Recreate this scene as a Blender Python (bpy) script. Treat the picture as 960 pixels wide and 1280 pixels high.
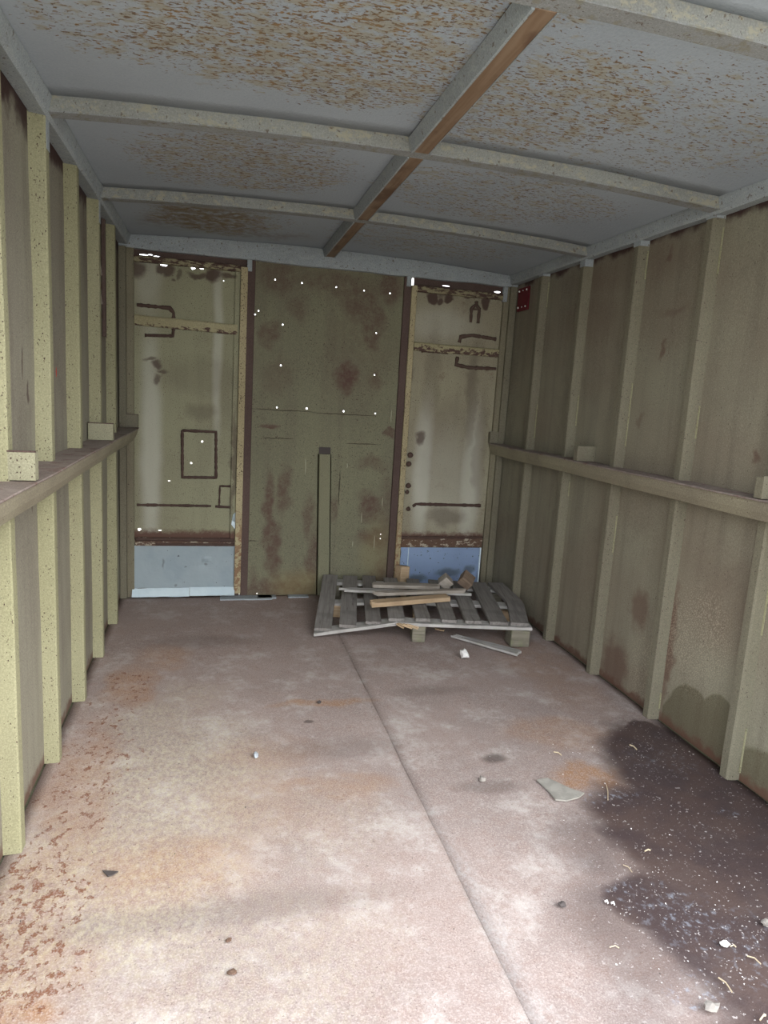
import bpy, bmesh, math, random
from mathutils import Vector, Matrix, Euler, noise as mnoise
random.seed(7)
scn = bpy.context.scene
C = scn.collection
for o in list(bpy.data.objects): bpy.data.objects.remove(o)

# ------------------------------------------------------------------ camera
F_PX, PITCH, ROLL, YAW = 851.16, -0.16777, 0.05954, -0.24802
CAM = Vector((0.5400, 0.0, 1.2931))
cy, sy, cp, sp = math.cos(YAW), math.sin(YAW), math.cos(PITCH), math.sin(PITCH)
cr, sr = math.cos(ROLL), math.sin(ROLL)
FW = Vector((-sy*cp, cy*cp, sp)); R0 = Vector((cy, sy, 0)); U0 = R0.cross(FW)
RT = R0*cr + U0*sr; UP = -R0*sr + U0*cr
cam = bpy.data.cameras.new('camera'); co = bpy.data.objects.new('camera', cam); C.objects.link(co)
M = Matrix((RT, UP, -FW)).transposed().to_4x4(); M.translation = CAM
co.matrix_world = M
cam.sensor_fit = 'VERTICAL'; cam.sensor_height = 24.0; cam.lens = 24.0*F_PX/1280.0
cam.clip_start = 0.02
scn.camera = co

def at(u, v, ax, val):
    """world point where the ray through a photo pixel meets the plane axis ax = val"""
    d = FW + RT*((u-480)/F_PX) - UP*((v-640)/F_PX)
    return CAM + d*((val-CAM[ax])/d[ax])

# ------------------------------------------------------------------ world, sun, exposure
w = bpy.data.worlds.new('overcast_sky'); scn.world = w; w.use_nodes = True
nt = w.node_tree; nt.nodes.clear()
bg = nt.nodes.new('ShaderNodeBackground'); wo = nt.nodes.new('ShaderNodeOutputWorld')
tc = nt.nodes.new('ShaderNodeTexCoord'); sx = nt.nodes.new('ShaderNodeSeparateXYZ')
rp = nt.nodes.new('ShaderNodeValToRGB')
nt.links.new(tc.outputs['Generated'], sx.inputs[0]); nt.links.new(sx.outputs['Z'], rp.inputs[0])
rp.color_ramp.elements[0].position = 0.0; rp.color_ramp.elements[0].color = (0.92, 0.93, 0.95, 1)
rp.color_ramp.elements[1].position = 1.0; rp.color_ramp.elements[1].color = (0.72, 0.80, 0.93, 1)
nt.links.new(rp.outputs[0], bg.inputs[0]); nt.links.new(bg.outputs[0], wo.inputs[0])
bg.inputs[1].default_value = 4.6
sl = bpy.data.lights.new('hazy_sun', 'SUN'); so = bpy.data.objects.new('hazy_sun', sl); C.objects.link(so)
sl.energy = 3.0; sl.angle = math.radians(50); sl.color = (1.0, 0.975, 0.93)
so.rotation_euler = Vector((-0.75, 1.0, -0.95)).to_track_quat('-Z', 'Y').to_euler()
scn.view_settings.view_transform = 'Standard'; scn.view_settings.look = 'None'
scn.view_settings.gamma = 1.0; scn.view_settings.use_curve_mapping = False
scn.view_settings.exposure = 0.38

# ------------------------------------------------------------------ measures
W = 2.4; D = 4.246; Y0 = 0.90; DR = 0.47325; YB = 2.329
HC = 2.045; HJ = 2.092; RISE = 0.042
def rib_y(i, right=False): return YB + i*DR + (0.03 if right else 0.0)
def ceil_z(x): return HJ + RISE*(1-((x-W/2)/(W/2))**2)

def srgb(h):
    v = [int(h[i:i+2], 16)/255 for i in (0, 2, 4)]
    return tuple(c/12.92 if c <= .04045 else ((c+.055)/1.055)**2.4 for c in v) + (1,)

# ------------------------------------------------------------------ node helpers
class NT:
    def __init__(s, name, rough=0.85, spec=0.3):
        s.m = bpy.data.materials.new(name); s.m.use_nodes = True
        s.t = s.m.node_tree; s.n = s.t.nodes; s.b = s.n['Principled BSDF']
        s.b.inputs['Roughness'].default_value = rough
        s.b.inputs['Specular IOR Level'].default_value = spec
        s.pos = s.n.new('ShaderNodeNewGeometry').outputs['Position']
    def link(s, a, b):
        if hasattr(a, 'is_linked') or isinstance(a, bpy.types.NodeSocket): s.t.links.new(a, b)
        else: b.default_value = a
    def local(s):
        s.pos = s.n.new('ShaderNodeTexCoord').outputs['Object']; return s
    def math(s, op, a, b=0.0, c=None, clamp=False):
        n = s.n.new('ShaderNodeMath'); n.operation = op; n.use_clamp = clamp
        s.link(a, n.inputs[0]); s.link(b, n.inputs[1])
        if c is not None: s.link(c, n.inputs[2])
        return n.outputs[0]
    def scale(s, sc, off=(0, 0, 0)):
        n = s.n.new('ShaderNodeMapping'); s.link(s.pos, n.inputs[0])
        n.inputs['Scale'].default_value = sc; n.inputs['Location'].default_value = off
        return n.outputs[0]
    def noise(s, sc, scale=1.0, detail=4, rough=0.55, off=(0, 0, 0), dist=0.0):
        n = s.n.new('ShaderNodeTexNoise')
        if isinstance(sc, (int, float)): sc = (sc, sc, sc)
        s.link(s.scale(sc, off), n.inputs['Vector']); n.inputs['Scale'].default_value = scale
        n.inputs['Detail'].default_value = detail; n.inputs['Roughness'].default_value = rough
        n.inputs['Distortion'].default_value = dist
        return n.outputs[0]
    def step(s, v, a, b, x=0.0, y=1.0):
        n = s.n.new('ShaderNodeMapRange'); n.interpolation_type = 'SMOOTHSTEP'
        s.link(v, n.inputs[0]); n.inputs[1].default_value = a; n.inputs[2].default_value = b
        n.inputs[3].default_value = x; n.inputs[4].default_value = y
        return n.outputs[0]
    def mix(s, f, a, b, mode='MIX'):
        n = s.n.new('ShaderNodeMix'); n.data_type = 'RGBA'; n.blend_type = mode
        s.link(f, n.inputs[0]); s.link(a, n.inputs[6]); s.link(b, n.inputs[7])
        return n.outputs[2]
    def warp(s, amt, sc=6.0, detail=5):
        """position displaced by noise, for ragged stain outlines"""
        n = s.n.new('ShaderNodeTexNoise'); s.link(s.scale((sc,)*3), n.inputs['Vector'])
        n.inputs['Detail'].default_value = detail; n.inputs['Scale'].default_value = 1
        a = s.n.new('ShaderNodeVectorMath'); a.operation = 'SUBTRACT'
        s.link(n.outputs['Color'], a.inputs[0]); a.inputs[1].default_value = (.5, .5, .5)
        b = s.n.new('ShaderNodeVectorMath'); b.operation = 'MULTIPLY_ADD'
        s.link(a.outputs[0], b.inputs[0]); b.inputs[1].default_value = (amt,)*3
        s.link(s.pos, b.inputs[2])
        return b.outputs[0]
    def blobs(s, wp, lst, soft=0.6):
        """max of soft ellipses; lst of (centre, radii, strength[, softness]); radii None = unbounded axis"""
        out = None
        for e in lst:
            c, r, k = e[:3]; sf = e[3] if len(e) > 3 else soft
            iv = [0 if q is None else 1.0/q for q in r]
            n = s.n.new('ShaderNodeVectorMath'); n.operation = 'SUBTRACT'
            s.link(wp, n.inputs[0]); n.inputs[1].default_value = c
            m = s.n.new('ShaderNodeVectorMath'); m.operation = 'MULTIPLY'
            s.link(n.outputs[0], m.inputs[0]); m.inputs[1].default_value = iv
            l = s.n.new('ShaderNodeVectorMath'); l.operation = 'LENGTH'; s.link(m.outputs[0], l.inputs[0])
            v = s.step(l.outputs['Value'], 1-sf/2, 1+sf/2, k, 0.0)
            out = v if out is None else s.math('MAXIMUM', out, v)
        return out
    def col(s, c): s.link(c, s.b.inputs['Base Color']); return s
    def rough(s, v): s.link(v, s.b.inputs['Roughness']); return s
    def bump(s, h, strength=0.3, dist=0.004):
        n = s.n.new('ShaderNodeBump'); n.inputs['Strength'].default_value = strength
        n.inputs['Distance'].default_value = dist; s.link(h, n.inputs['Height'])
        s.t.links.new(n.outputs[0], s.b.inputs['Normal']); return s
    def rand(s):
        return s.n.new('ShaderNodeObjectInfo').outputs['Random']

BROWN = srgb('3d2a26'); RUST = srgb('5c4034'); ORANGE = srgb('8c6038')

def paint(name, base, alt, speck=0.0, dirt=0.4, wall=None, rust_n=0.0, extra=None, zbrown=0, grime=srgb('5c5148'), streak=True):
    t = NT(name)
    big = t.noise(1.6, detail=5); c = t.mix(t.step(big, .35, .65), base, alt)
    st = t.noise((14, 14, 0.9), detail=4, off=(3, 1, 0)) if streak else t.noise(5, detail=4)
    c = t.mix(t.step(st, .42, .72, 0, dirt), c, grime)
    c = t.mix(t.step(t.noise(3.1, detail=6, rough=.7, off=(7, 7, 2)), .52, .75, 0, dirt*0.9), c, grime)
    fine = t.noise(230, detail=3, rough=.7)
    c = t.mix(t.step(fine, .60, .40, 0.0, .22), c, tuple(q*.45 for q in base[:3])+(1,))
    c = t.mix(t.step(fine, .45, .75, 0.0, .3), c, tuple(min(1, q*1.6) for q in base[:3])+(1,))
    if rust_n:
        r1 = t.step(t.noise(9, detail=8, rough=.72, off=(2, 9, 4)), .60-.1*rust_n, .72-.08*rust_n)
        c = t.mix(t.math('MULTIPLY', r1, min(1, rust_n)), c, RUST)
    if speck:
        sp_ = t.noise((210, 210, 130), detail=2, off=(1, 4, 0)); gate = t.step(t.noise(5, detail=3, off=(5, 0, 0)), .3, .7, .03*speck, .09*speck)
        thr = t.math('SUBTRACT', .70, gate)
        c = t.mix(t.step(t.math('SUBTRACT', sp_, thr), 0, .03), c, BROWN)
    if extra: c = extra(t, c)
    if zbrown:
        sz = t.n.new('ShaderNodeSeparateXYZ'); t.link(t.pos, sz.inputs[0])
        edge = t.math('ADD', sz.outputs['Z'], t.math('MULTIPLY', t.noise(5, detail=5), -.22))
        c = t.mix(t.step(edge, zbrown, zbrown+.045), c, BROWN)  # ragged dark brown band along the top of the sheet
        lo = t.math('ADD', sz.outputs['Z'], t.math('MULTIPLY', t.noise(22, detail=6, off=(3, 3, 3)), -.10))
        c = t.mix(t.step(lo, -.04, .0, .85, 0), c, RUST)
    t.col(c); t.bump(t.math('ADD', t.noise(70, detail=5), t.math('MULTIPLY', fine, .3)), .35, .003)
    return t.m

def P(u, v, ax, val): return tuple(at(u, v, ax, val))

# --- right wall sheet: stains seen on the photo
def right_extra(t, c):
    wp = t.warp(.13, 14, 9)
    rust = t.blobs(wp, [((2.4, 2.36, .35), (None, .045, .26), .75, .9), ((2.4, 2.72, .10), (None, .10, .12), .6, .8),
                        ((2.4, 2.58, .42), (None, .06, .09), .6, 1.0), ((2.4, 2.68, 1.954), (None, .03, .03), .6, 1.2),
                        ((2.4, 2.65, 1.562), (None, .018, .03), .6, 1.2), ((2.4, 2.60, 1.72), (None, .09, .02), .35, 1.3),
                        ((2.4, 2.05, 1.161), (None, .02, .03), .6, 1.0), ((2.4, 2.75, 1.25), (None, .02, .03), .35, 1.2),
                        ((2.4, 2.2, .62), (None, .25, .2), .25, 1.2), ((2.4, 3.3, 1.75), (None, .3, .12), .25, 1.2), ((2.4, 3.05, 1.95), (None, .5, .1), .3, 1.2)])
    c = t.mix(rust, c, srgb('5b4036'))
    wp2 = t.warp(.08, 6, 2)
    wet = t.blobs(wp2, [((2.4, 2.18, .0), (None, .17, .215), 1, .06), ((2.4, 2.02, .0), (None, .13, .25), 1, .06), ((2.4, 1.55, .0), (None, .42, .2), 1, .10), ((2.4, 1.2, 0), (None, .5, .24), 1, .1)])
    c = t.mix(t.math('MULTIPLY', wet, .55), c, srgb('3f3618'))
    chalk = t.blobs(t.warp(.12, 7), [((2.4, 2.2, .42), (None, .2, .2), .55, 1.2), ((2.4, 2.5, .18), (None, .12, .16), .4, 1.1)])
    g = t.step(t.noise(190, detail=2), .5, .62)
    return t.mix(t.math('MULTIPLY', chalk, g), c, srgb('b0a48e'))
def left_extra(t, c):
    wp = t.warp(.03, 25)
    r = t.blobs(wp, [((0, 2.64, 1.308), (None, .006, .022), 1, .5)])
    c = t.mix(r, c, srgb('c8281e'))
    k = t.blobs(t.warp(.06, 20), [((0, 2.25, 1.24), (None, .012, .03), .8, .7), ((0, 2.2, 1.33), (None, .01, .05), .7, .7), ((0, 2.28, .9), (None, .01, .03), .6, .7),
                                ((0, 4.0, 1.8), (None, .35, .5), .75, 1.2), ((0, 3.5, 1.85), (None, .3, .3), .6, 1.2), ((0, 2.0, 1.7), (None, .05, .2), .4, 1.2)])
    return t.mix(k, c, srgb('4a3a35'))
OLIVE = srgb('8b8468'); OLIVE2 = srgb('7b7460')
M_right = paint('olive_paint_dusty', srgb('898573'), srgb('7f7666'), .25, .35, extra=right_extra, zbrown=1.905)
M_left = paint('olive_paint_left', srgb('8d8979'), srgb('807a6d'), .2, .35, extra=left_extra, zbrown=1.865)  # olive paint of the left panels, slightly paler than the right
M_ribL = paint('yellow_olive_rib_paint', srgb('939073'), srgb('8c896b'), .7, .12, rust_n=0)
M_ribR = paint('dull_olive_rib_paint', srgb('757160'), srgb('6f6a59'), .55, .25, rust_n=0)
M_rail = paint('dusty_rail_paint', srgb('8f8973'), srgb('857d6b'), .3, .3, streak=False)
def rail_top_extra(t, c):
    c = t.mix(t.step(t.noise(14, detail=7, rough=.7, off=(4, 1, 1)), .48, .62, 0, .6), c, srgb('93877f'))
    return t.mix(t.step(t.noise(11, detail=7, rough=.7, off=(1, 1, 8)), .52, .64, 0, .8), c, srgb('6c5048'))
M_railtop = paint('worn_rail_top_paint', srgb('8a8078'), srgb('80736c'), .5, .3, streak=False, extra=rail_top_extra)

# --- back panel
def back_extra(t, c):
    wp = t.warp(.16, 8, 7)
    f = t.step(t.noise(30, detail=6, rough=.7), .3, .65, .45, 1)
    def b(u, v, ru, rv, k, s=1.1):
        p = at(u, v, 1, D); return ((p.x, p.y, p.z), (ru/200.0, None, rv/200.0), k, s)
    rust = t.blobs(wp, [b(350, 345, 22, 22, .6), b(425, 355, 60, 14, .6), b(450, 378, 26, 26, .7), b(465, 410, 14, 34, .75), b(488, 360, 14, 22, .8),
        b(338, 420, 12, 14, .7), b(433, 470, 15, 20, 1.0), b(470, 475, 10, 12, .6), b(375, 385, 14, 14, .5), b(345, 470, 18, 24, .35),
        b(336, 640, 8, 45, .9), b(342, 690, 10, 36, .9), b(356, 615, 8, 28, .75), b(350, 736, 50, 12, .9), b(391, 700, 8, 40, .8), b(386, 650, 6, 30, .6), b(372, 735, 26, 24, .6),
        b(463, 632, 16, 18, .9), b(468, 672, 22, 14, .8), b(480, 650, 12, 60, .5), b(478, 725, 16, 28, .8), b(332, 533, 11, 4, .9, .6), b(489, 542, 8, 6, .9, .6), b(466, 578, 18, 10, .5), b(415, 640, 5, 14, .5),
        b(316, 735, 8, 20, .7), b(450, 440, 45, 60, .3), b(400, 350, 95, 20, .35)])
    c = t.mix(t.math('MULTIPLY', rust, f), c, srgb('57413a'))
    c = t.mix(t.blobs(t.warp(.1, 5), [b(375, 735, 35, 22, .35), b(470, 690, 20, 40, .25)]), c, srgb('8f8257'))
    lines = t.blobs(t.warp(.012, 30), [((p.x, D, p.z), (r, None, rz), .85, .5) for p, r, rz in (
        (at(355, 513, 1, D), .20, .003), (at(430, 518, 1, D), .20, .003), (at(347, 548, 1, D), .10, .003), (at(453, 555, 1, D), .11, .003),
        (at(312, 676, 1, D), .05, .003), (at(424, 610, 1, D), .004, .11))])
    c = t.mix(lines, c, srgb('3a3328'))
    wl = t.blobs(t.warp(.01, 20), [((at(u, v, 1, D).x, D, at(u, v, 1, D).z), (.0022, None, h), .8, .4) for u, v, h in ((382, 583, .05), (434, 582, .017), (452, 647, .035), (468, 678, .045), (478, 628, .03), (489, 520, .04), (441, 680, .02))])
    return t.mix(wl, c, srgb('a8a890'))
M_back = paint('green_olive_panel_paint', srgb('7a7962'), srgb('73715d'), .7, .25, extra=back_extra, rust_n=0)
M_back2 = paint('green_olive_conduit_paint', srgb('7e7c64'), srgb('777660'), .3, .2)
M_strip = paint('brown_rust_strip', srgb('5a4a44'), srgb('4f403b'), .4, .3)
def trim_extra(t, c):
    sz = t.n.new('ShaderNodeSeparateXYZ'); t.link(t.pos, sz.inputs[0])
    k = t.step(t.math('ADD', sz.outputs['Z'], t.math('MULTIPLY', t.noise(20, detail=5), .3)), .45, .8, .75, 0)
    g = t.step(t.noise(40, detail=5), .45, .55)
    return t.mix(t.math('MULTIPLY', k, g), c, srgb('77523c'))
M_trim = paint('cream_trim_paint', srgb('ada281'), srgb('9c9070'), 1.3, .1, extra=trim_extra)
M_post = paint('olive_post_paint', srgb('807b66'), srgb('756f5c'), .6, .4, rust_n=.25)
def door_extra(light):
    def f(t, c):
        sz = t.n.new('ShaderNodeSeparateXYZ'); t.link(t.pos, sz.inputs[0])
        k = t.step(t.math('ADD', sz.outputs['Z'], t.math('MULTIPLY', t.noise(30, detail=6, rough=.7), .08)), .43, .475, 1, 0)
        c = t.mix(k, c, srgb('5e463c'))
        cream = t.step(t.noise((14, 14, 26), detail=5, off=(1, 1, 1)), .5, .54)
        low = t.step(sz.outputs['Z'], .355, .36, 1, 0)
        c = t.mix(t.math('MULTIPLY', cream, low), c, srgb('a9977a'))
        wp = t.warp(.10, 10, 6)
        def b(u, v, ru, rv, k, s=.9):
            p = at(u, v, 1, D); return ((p.x, p.y, p.z), (ru/200.0, None, rv/200.0), k, s)
        if light:
            L = [b(187, 449, 6, 3, .7, 1.1), b(195, 456, 6, 3.5, .8, 1.1), b(203, 463, 6, 3, .7, 1.1), b(196, 473, 4, 5, .7, 1.1), b(172, 335, 9, 8, .8), b(205, 336, 9, 7, .8, .5), b(250, 343, 12, 3.5, .8), b(267, 344, 9, 8, .9, .6),
                 b(285, 345, 10, 3.5, .8), b(190, 326, 12, 3, .9, .5), b(240, 328, 50, 3, .7, .5), b(223, 341, 3, 4, .6), b(217, 347, 3, 2, .7), b(250, 470, 50, 20, .2), b(292, 580, 4, 60, .6), b(250, 515, 18, 10, .35)]
        else:
            L = [b(540, 372, 6, 7, .95, .5), b(549, 374, 5, 5, .9, .5), b(560, 372, 6, 7, .95, .5), b(608, 379, 7, 6, .95, .5), b(590, 370, 14, 3, .9, .5), b(545, 366, 20, 3, .6), b(560, 560, 40, 60, .2), b(600, 560, 10, 70, .35), b(540, 470, 12, 60, .25),
                 b(590, 500, 8, 70, .4), b(525, 548, 6, 8, .8), b(557, 645, 26, 12, .5), b(508, 500, 4, 90, .5)]
        c = t.mix(t.blobs(wp, L), c, srgb('4b3a34'))
        return c
    return f
def worn_extra(light):
    de = door_extra(light)
    def f(t, c):
        # vertical bands where the paint is worn to pale metal
        cs = [(170+18, 560, 11, 130, .6), (185, 345, 14, 40, .35), (272, 430, 5, 110, .5)] if light else [(528, 590, 12, 80, .75), (588, 600, 14, 85, .65), (556, 600, 45, 60, .35), (550, 405, 45, 20, .35)]
        L = []
        for u, v, ru, rv, k in cs:
            p = at(u, v, 1, D); L.append(((p.x, p.y, p.z), (ru/200.0, None, rv/200.0), k, 1.2))
        c = t.mix(t.blobs(t.warp(.05, 4), L), c, srgb('bcbbae'))
        return de(t, c)
    return f
M_doorL = paint('worn_olive_door_paint', srgb('908f75'), srgb('87846d'), .8, .2, extra=worn_extra(True), rust_n=.25)
M_doorR = paint('scuffed_khaki_door_paint', srgb('959079'), srgb('8c8571'), .9, .2, extra=worn_extra(False), rust_n=.4)
def bar_extra(t, c):
    sz = t.n.new('ShaderNodeSeparateXYZ'); t.link(t.pos, sz.inputs[0])
    g = t.math('ADD', t.noise((26, 26, 60), detail=6, rough=.7), t.step(sz.outputs['Z'], 1.60, 1.655, .05, -.2))
    return t.mix(t.step(g, .5, .54), c, srgb('53403a'))
M_bar = paint('chipped_cream_bar_paint', srgb('a39c7c'), srgb('948c6c'), .5, .1, extra=bar_extra)
M_head = paint('rust_eaten_header_paint', srgb('979072'), srgb('8a8266'), .8, .2, extra=lambda t, c: t.mix(t.step(t.noise((14, 14, 50), detail=7, rough=.75, off=(3, 3, 3)), .47, .51), c, srgb('4c3a34')))
M_bead = paint('dark_brown_sealant', srgb('493832'), srgb('55433b'), 0, .3, rust_n=.3)
M_rustbar = paint('flaking_rust', srgb('54403a'), srgb('66503f'), .5, .3, rust_n=.4, extra=lambda t, c: t.mix(t.step(t.noise((18, 18, 40), detail=7, rough=.75, off=(1, 5, 3)), .56, .58), c, srgb('a59c8a')))
M_red = paint('dark_red_plate_paint', srgb('6e2028'), srgb('621f28'), .2, .2)
t = NT('bright_rivet_metal', .35, .5); t.col(srgb('d8d8d4')); M_rivet = t.m
t = NT('blue_grey_sheet_paint', .5, .4)
c = t.mix(t.step(t.noise(7, detail=4), .4, .65), srgb('cbdadf'), srgb('c0d1d8'))
c = t.mix(t.step(t.noise((45, 45, 30), detail=5, off=(8, 1, 0)), .69, .72), c, srgb('5f6b74'))
c = t.mix(t.blobs(t.warp(.02, 30), [((p.x, D, p.z), (r, None, rz), .45, .8) for p, r, rz in ((at(204, 704, 1, D), .006, .03), (at(220, 731, 1, D), .008, .008), (at(257, 705, 1, D), .012, .008))]), c, srgb('59636b'))
t.col(c); t.bump(t.noise((9, 1, 12), detail=3), .5, .01); M_blueL = t.m
t = NT('sky_blue_sheet_paint', .55, .35)
c = t.mix(t.step(t.noise(6, detail=4), .35, .65), srgb('b2cbef'), srgb('a8c1e6'))
c = t.mix(t.step(t.noise((70, 70, 70), detail=3, off=(8, 1, 0)), .68, .7), c, srgb('4c5560'))
c = t.mix(t.blobs(t.warp(.05, 18), [((p.x, D, p.z), (r, None, rz), .6, .9) for p, r, rz in ((at(520, 722, 1, D), .06, .03), (at(560, 715, 1, D), .08, .03), (at(585, 712, 1, D), .04, .03))]), c, srgb('646c75'))
t.col(c); M_blueR = t.m

# --- cornice, beams (grey over-paint)
def grey(name, a, b, wear, k=.5):
    def ex(t, c):
        c = t.mix(t.step(t.noise((26, 26, 40), detail=6, rough=.7, off=(3, 3, 1)), .5, .62, 0, k), c, wear)
        return t.mix(t.step(t.noise((60, 60, 60), detail=4, off=(1, 3, 1)), .64, .68, 0, .7), c, srgb('5a4a3c'))
    return paint(name, a, b, .3, .15, streak=False, extra=ex)
M_corn = grey('slate_grey_cornice_paint', srgb('9ba2a5'), srgb('92999c'), srgb('a0a5a4'), .5)
M_beam = grey('chalky_grey_beam_paint', srgb('8d8f8b'), srgb('868885'), srgb('9c9886'), .8)
M_beamlip = grey('dirty_grey_flange_paint', srgb('8e9090'), srgb('868888'), srgb('7d796c'), .8)

# --- ceiling sheet with rust blisters
t = NT('blue_grey_ceiling_paint', .8, .25)
c = t.mix(t.step(t.noise(1.5, detail=4), .35, .65), srgb('a0a8b1'), srgb('979fa8'))
c = t.mix(t.step(t.noise(160, detail=2), .3, .7, 0, .25), c, srgb('b0b7bd'))
wp = t.warp(.35, 3.2, 6)
reg = t.blobs(wp, [((.75, 1.85, 0), (.50, .34, None), 1, .6), ((.95, 1.40, 0), (.42, .30, None), 1, .6), ((.32, 1.85, 0), (.26, .2, None), .85, .8), ((.62, 2.8, 0), (.50, .40, None), .95, .7), ((.55, 3.75, 0), (.42, .34, None), .85, .6),
                   ((1.42, 1.95, 0), (.38, .42, None), .95, .7), ((1.85, 1.9, 0), (.55, .5, None), .80, .8), ((1.65, 2.8, 0), (.62, .42, None), .85, .8), ((1.6, 3.75, 0), (.7, .40, None), .80, .8), ((.15, 1.62, 0), (.05, .09, None), .9, .6), ((.5, 1.2, 0), (.5, .2, None), .8, .8), ((2.0, 1.2, 0), (.4, .2, None), .75, .8)])
spots = t.noise((60, 125, 60), detail=3, rough=.6, dist=.5)
thr = t.math('SUBTRACT', .80, t.math('MULTIPLY', reg, .265))
sp1 = t.step(t.math('SUBTRACT', spots, thr), -.01, .05)
halo = t.math('MULTIPLY', t.step(t.math('SUBTRACT', t.noise((20, 34, 20), detail=5), t.math('SUBTRACT', .85, t.math('MULTIPLY', reg, .38))), -.03, .10), .62)
c = t.mix(halo, c, srgb('999179'))
c = t.mix(sp1, c, t.mix(t.step(t.noise(25, detail=3), .35, .65), srgb('6e5b49'), srgb('8a7152')))
yel = t.blobs(t.warp(.3, 6, 6), [((.48, 3.72, 0), (.26, .30, None), .75, .8), ((.75, 4.0, 0), (.25, .1, None), .4, .9)])
c = t.mix(t.math('MULTIPLY', yel, t.step(t.noise(24, detail=5), .3, .6)), c, srgb('75603c'))
t.col(c); t.bump(t.math('ADD', sp1, t.noise(90, detail=4)), .5, .004); M_ceil = t.m

# --- floor
t = NT('dusty_rusted_floor', .9, .25)
c = t.mix(t.step(t.noise(2.3, detail=6, rough=.65), .35, .65), srgb('978780'), srgb('8c7e78'))
sz = t.n.new('ShaderNodeSeparateXYZ'); t.link(t.pos, sz.inputs[0])
grain = t.noise(240, detail=2); g2 = t.noise(75, detail=5, rough=.7, off=(3, 2, 1))
c = t.mix(t.step(t.noise(4.2, detail=9, rough=.78, off=(9, 3, 0)), .48, .64, 0, .75), c, srgb('b3aba5'))      # chalky grey patches
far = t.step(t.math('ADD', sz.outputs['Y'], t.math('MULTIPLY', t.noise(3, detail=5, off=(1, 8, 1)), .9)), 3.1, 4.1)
c = t.mix(t.math('MULTIPLY', far, .35), c, srgb('8b7870'))                                                     # shade towards the back painted into the floor colour
wpf = t.warp(.30, 4.5, 7)
cream = t.blobs(wpf, [((.45, 2.15, 0), (.30, .40, None), .75, 1.1), ((.32, 1.7, 0), (.30, .3, None), .85, 1.1), ((.33, 2.6, 0), (.14, .2, None), .6, 1.1), ((.45, 2.75, 0), (.14, .18, None), .4, 1.2), ((.9, 1.9, 0), (.2, .25, None), .25, 1.2), ((.6, 1.35, 0), (.35, .3, None), .35, 1.2), ((.12, 1.6, 0), (.12, .4, None), .8, 1.0)])
c = t.mix(t.math('MULTIPLY', cream, t.step(t.noise((60, 40, 40), detail=7, rough=.8), .38, .66)), c, srgb('b9b094'))
orange = t.blobs(wpf, [((.20, 2.95, 0), (.09, .20, None), .8, .9), ((.32, 3.25, 0), (.12, .12, None), .6, 1.1), ((1.0, 2.68, 0), (.22, .035, None), .85, .9), ((1.85, 2.0, 0), (.15, .09, None), 1.0, .6), ((1.9, 2.32, 0), (.22, .12, None), .55, 1.0),
                       ((.12, 1.45, 0), (.12, .35, None), .4, 1.1), ((.17, 1.30, 0), (.08, .06, None), .9, 1.0), ((.13, 2.2, 0), (.10, .5, None), .55, 1.1), ((.42, 1.75, 0), (.26, .14, None), .6, 1.2), ((.17, 1.9, 0), (.1, .2, None), .5, 1.2), ((.82, 2.08, 0), (.1, .05, None), .5, 1.1), ((1.0, 2.05, 0), (.14, .10, None), .5, 1.1), ((.75, 2.3, 0), (.2, .1, None), .35, 1.2),
                       ((2.15, 2.95, 0), (.15, .5, None), .4, 1.1), ((.7, 2.0, 0), (.18, .2, None), .3, 1.2)])
c = t.mix(t.math('MULTIPLY', orange, t.step(t.noise(16, detail=6, rough=.7, off=(0, 4, 0)), .3, .6, .35, .85)), c, srgb('976f4c'))
flake = t.step(t.math('SUBTRACT', t.noise((40, 30, 30), detail=5, rough=.65, off=(6, 2, 0)), t.math('SUBTRACT', .70, t.math('MULTIPLY', t.blobs(wpf, [((.10, 1.5, 0), (.16, .5, None), 1, .9), ((.17, 2.3, 0), (.13, .6, None), .8, .9), ((.2, 2.95, 0), (.1, .2, None), .8, .9)]), .172))), 0, .03)
c = t.mix(t.math('MULTIPLY', flake, .9), c, srgb('72472f'))
c = t.mix(t.step(t.noise(17, detail=8, rough=.8, off=(4, 4, 1)), .45, .65, 0, .4), c, srgb('8a7268'))
c = t.mix(t.step(grain, .42, .72, 0, .36), c, srgb('c9bdb6'))
c = t.mix(t.step(t.noise(190, detail=2, off=(5, 5, 5)), .62, .72, 0, .55), c, srgb('5f4d48'))
wps = t.warp(.20, 4.5, 9)
c = t.mix(t.math('MULTIPLY', t.blobs(t.warp(.05, 9), [((1.235, 1.45, 0), (.035, .4, None), .5, 1.3), ((1.19, 2.3, 0), (.02, .8, None), .3, 1.3)]), t.step(t.noise((70, 35, 35), detail=8, rough=.8, off=(2, 2, 2)), .4, .7)), c, srgb('aeacaa'))
small = t.blobs(t.warp(.05, 9), [((1.563, 2.155, 0), (.05, .03, None), .7, .9), ((1.47, 1.98, 0), (.11, .04, None), .35, 1.0), ((.92, 2.52, 0), (.02, .014, None), .7, .6), ((1.5, 2.75, 0), (.16, .05, None), .25, 1.2), ((.5, 3.45, 0), (.25, .08, None), .3, 1.2), ((1.0, 2.3, 0), (.22, .07, None), .25, 1.1), ((.6, 1.55, 0), (.4, .05, None), .28, 1.2)])
c = t.mix(small, c, srgb('4a3f3b'))
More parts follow.
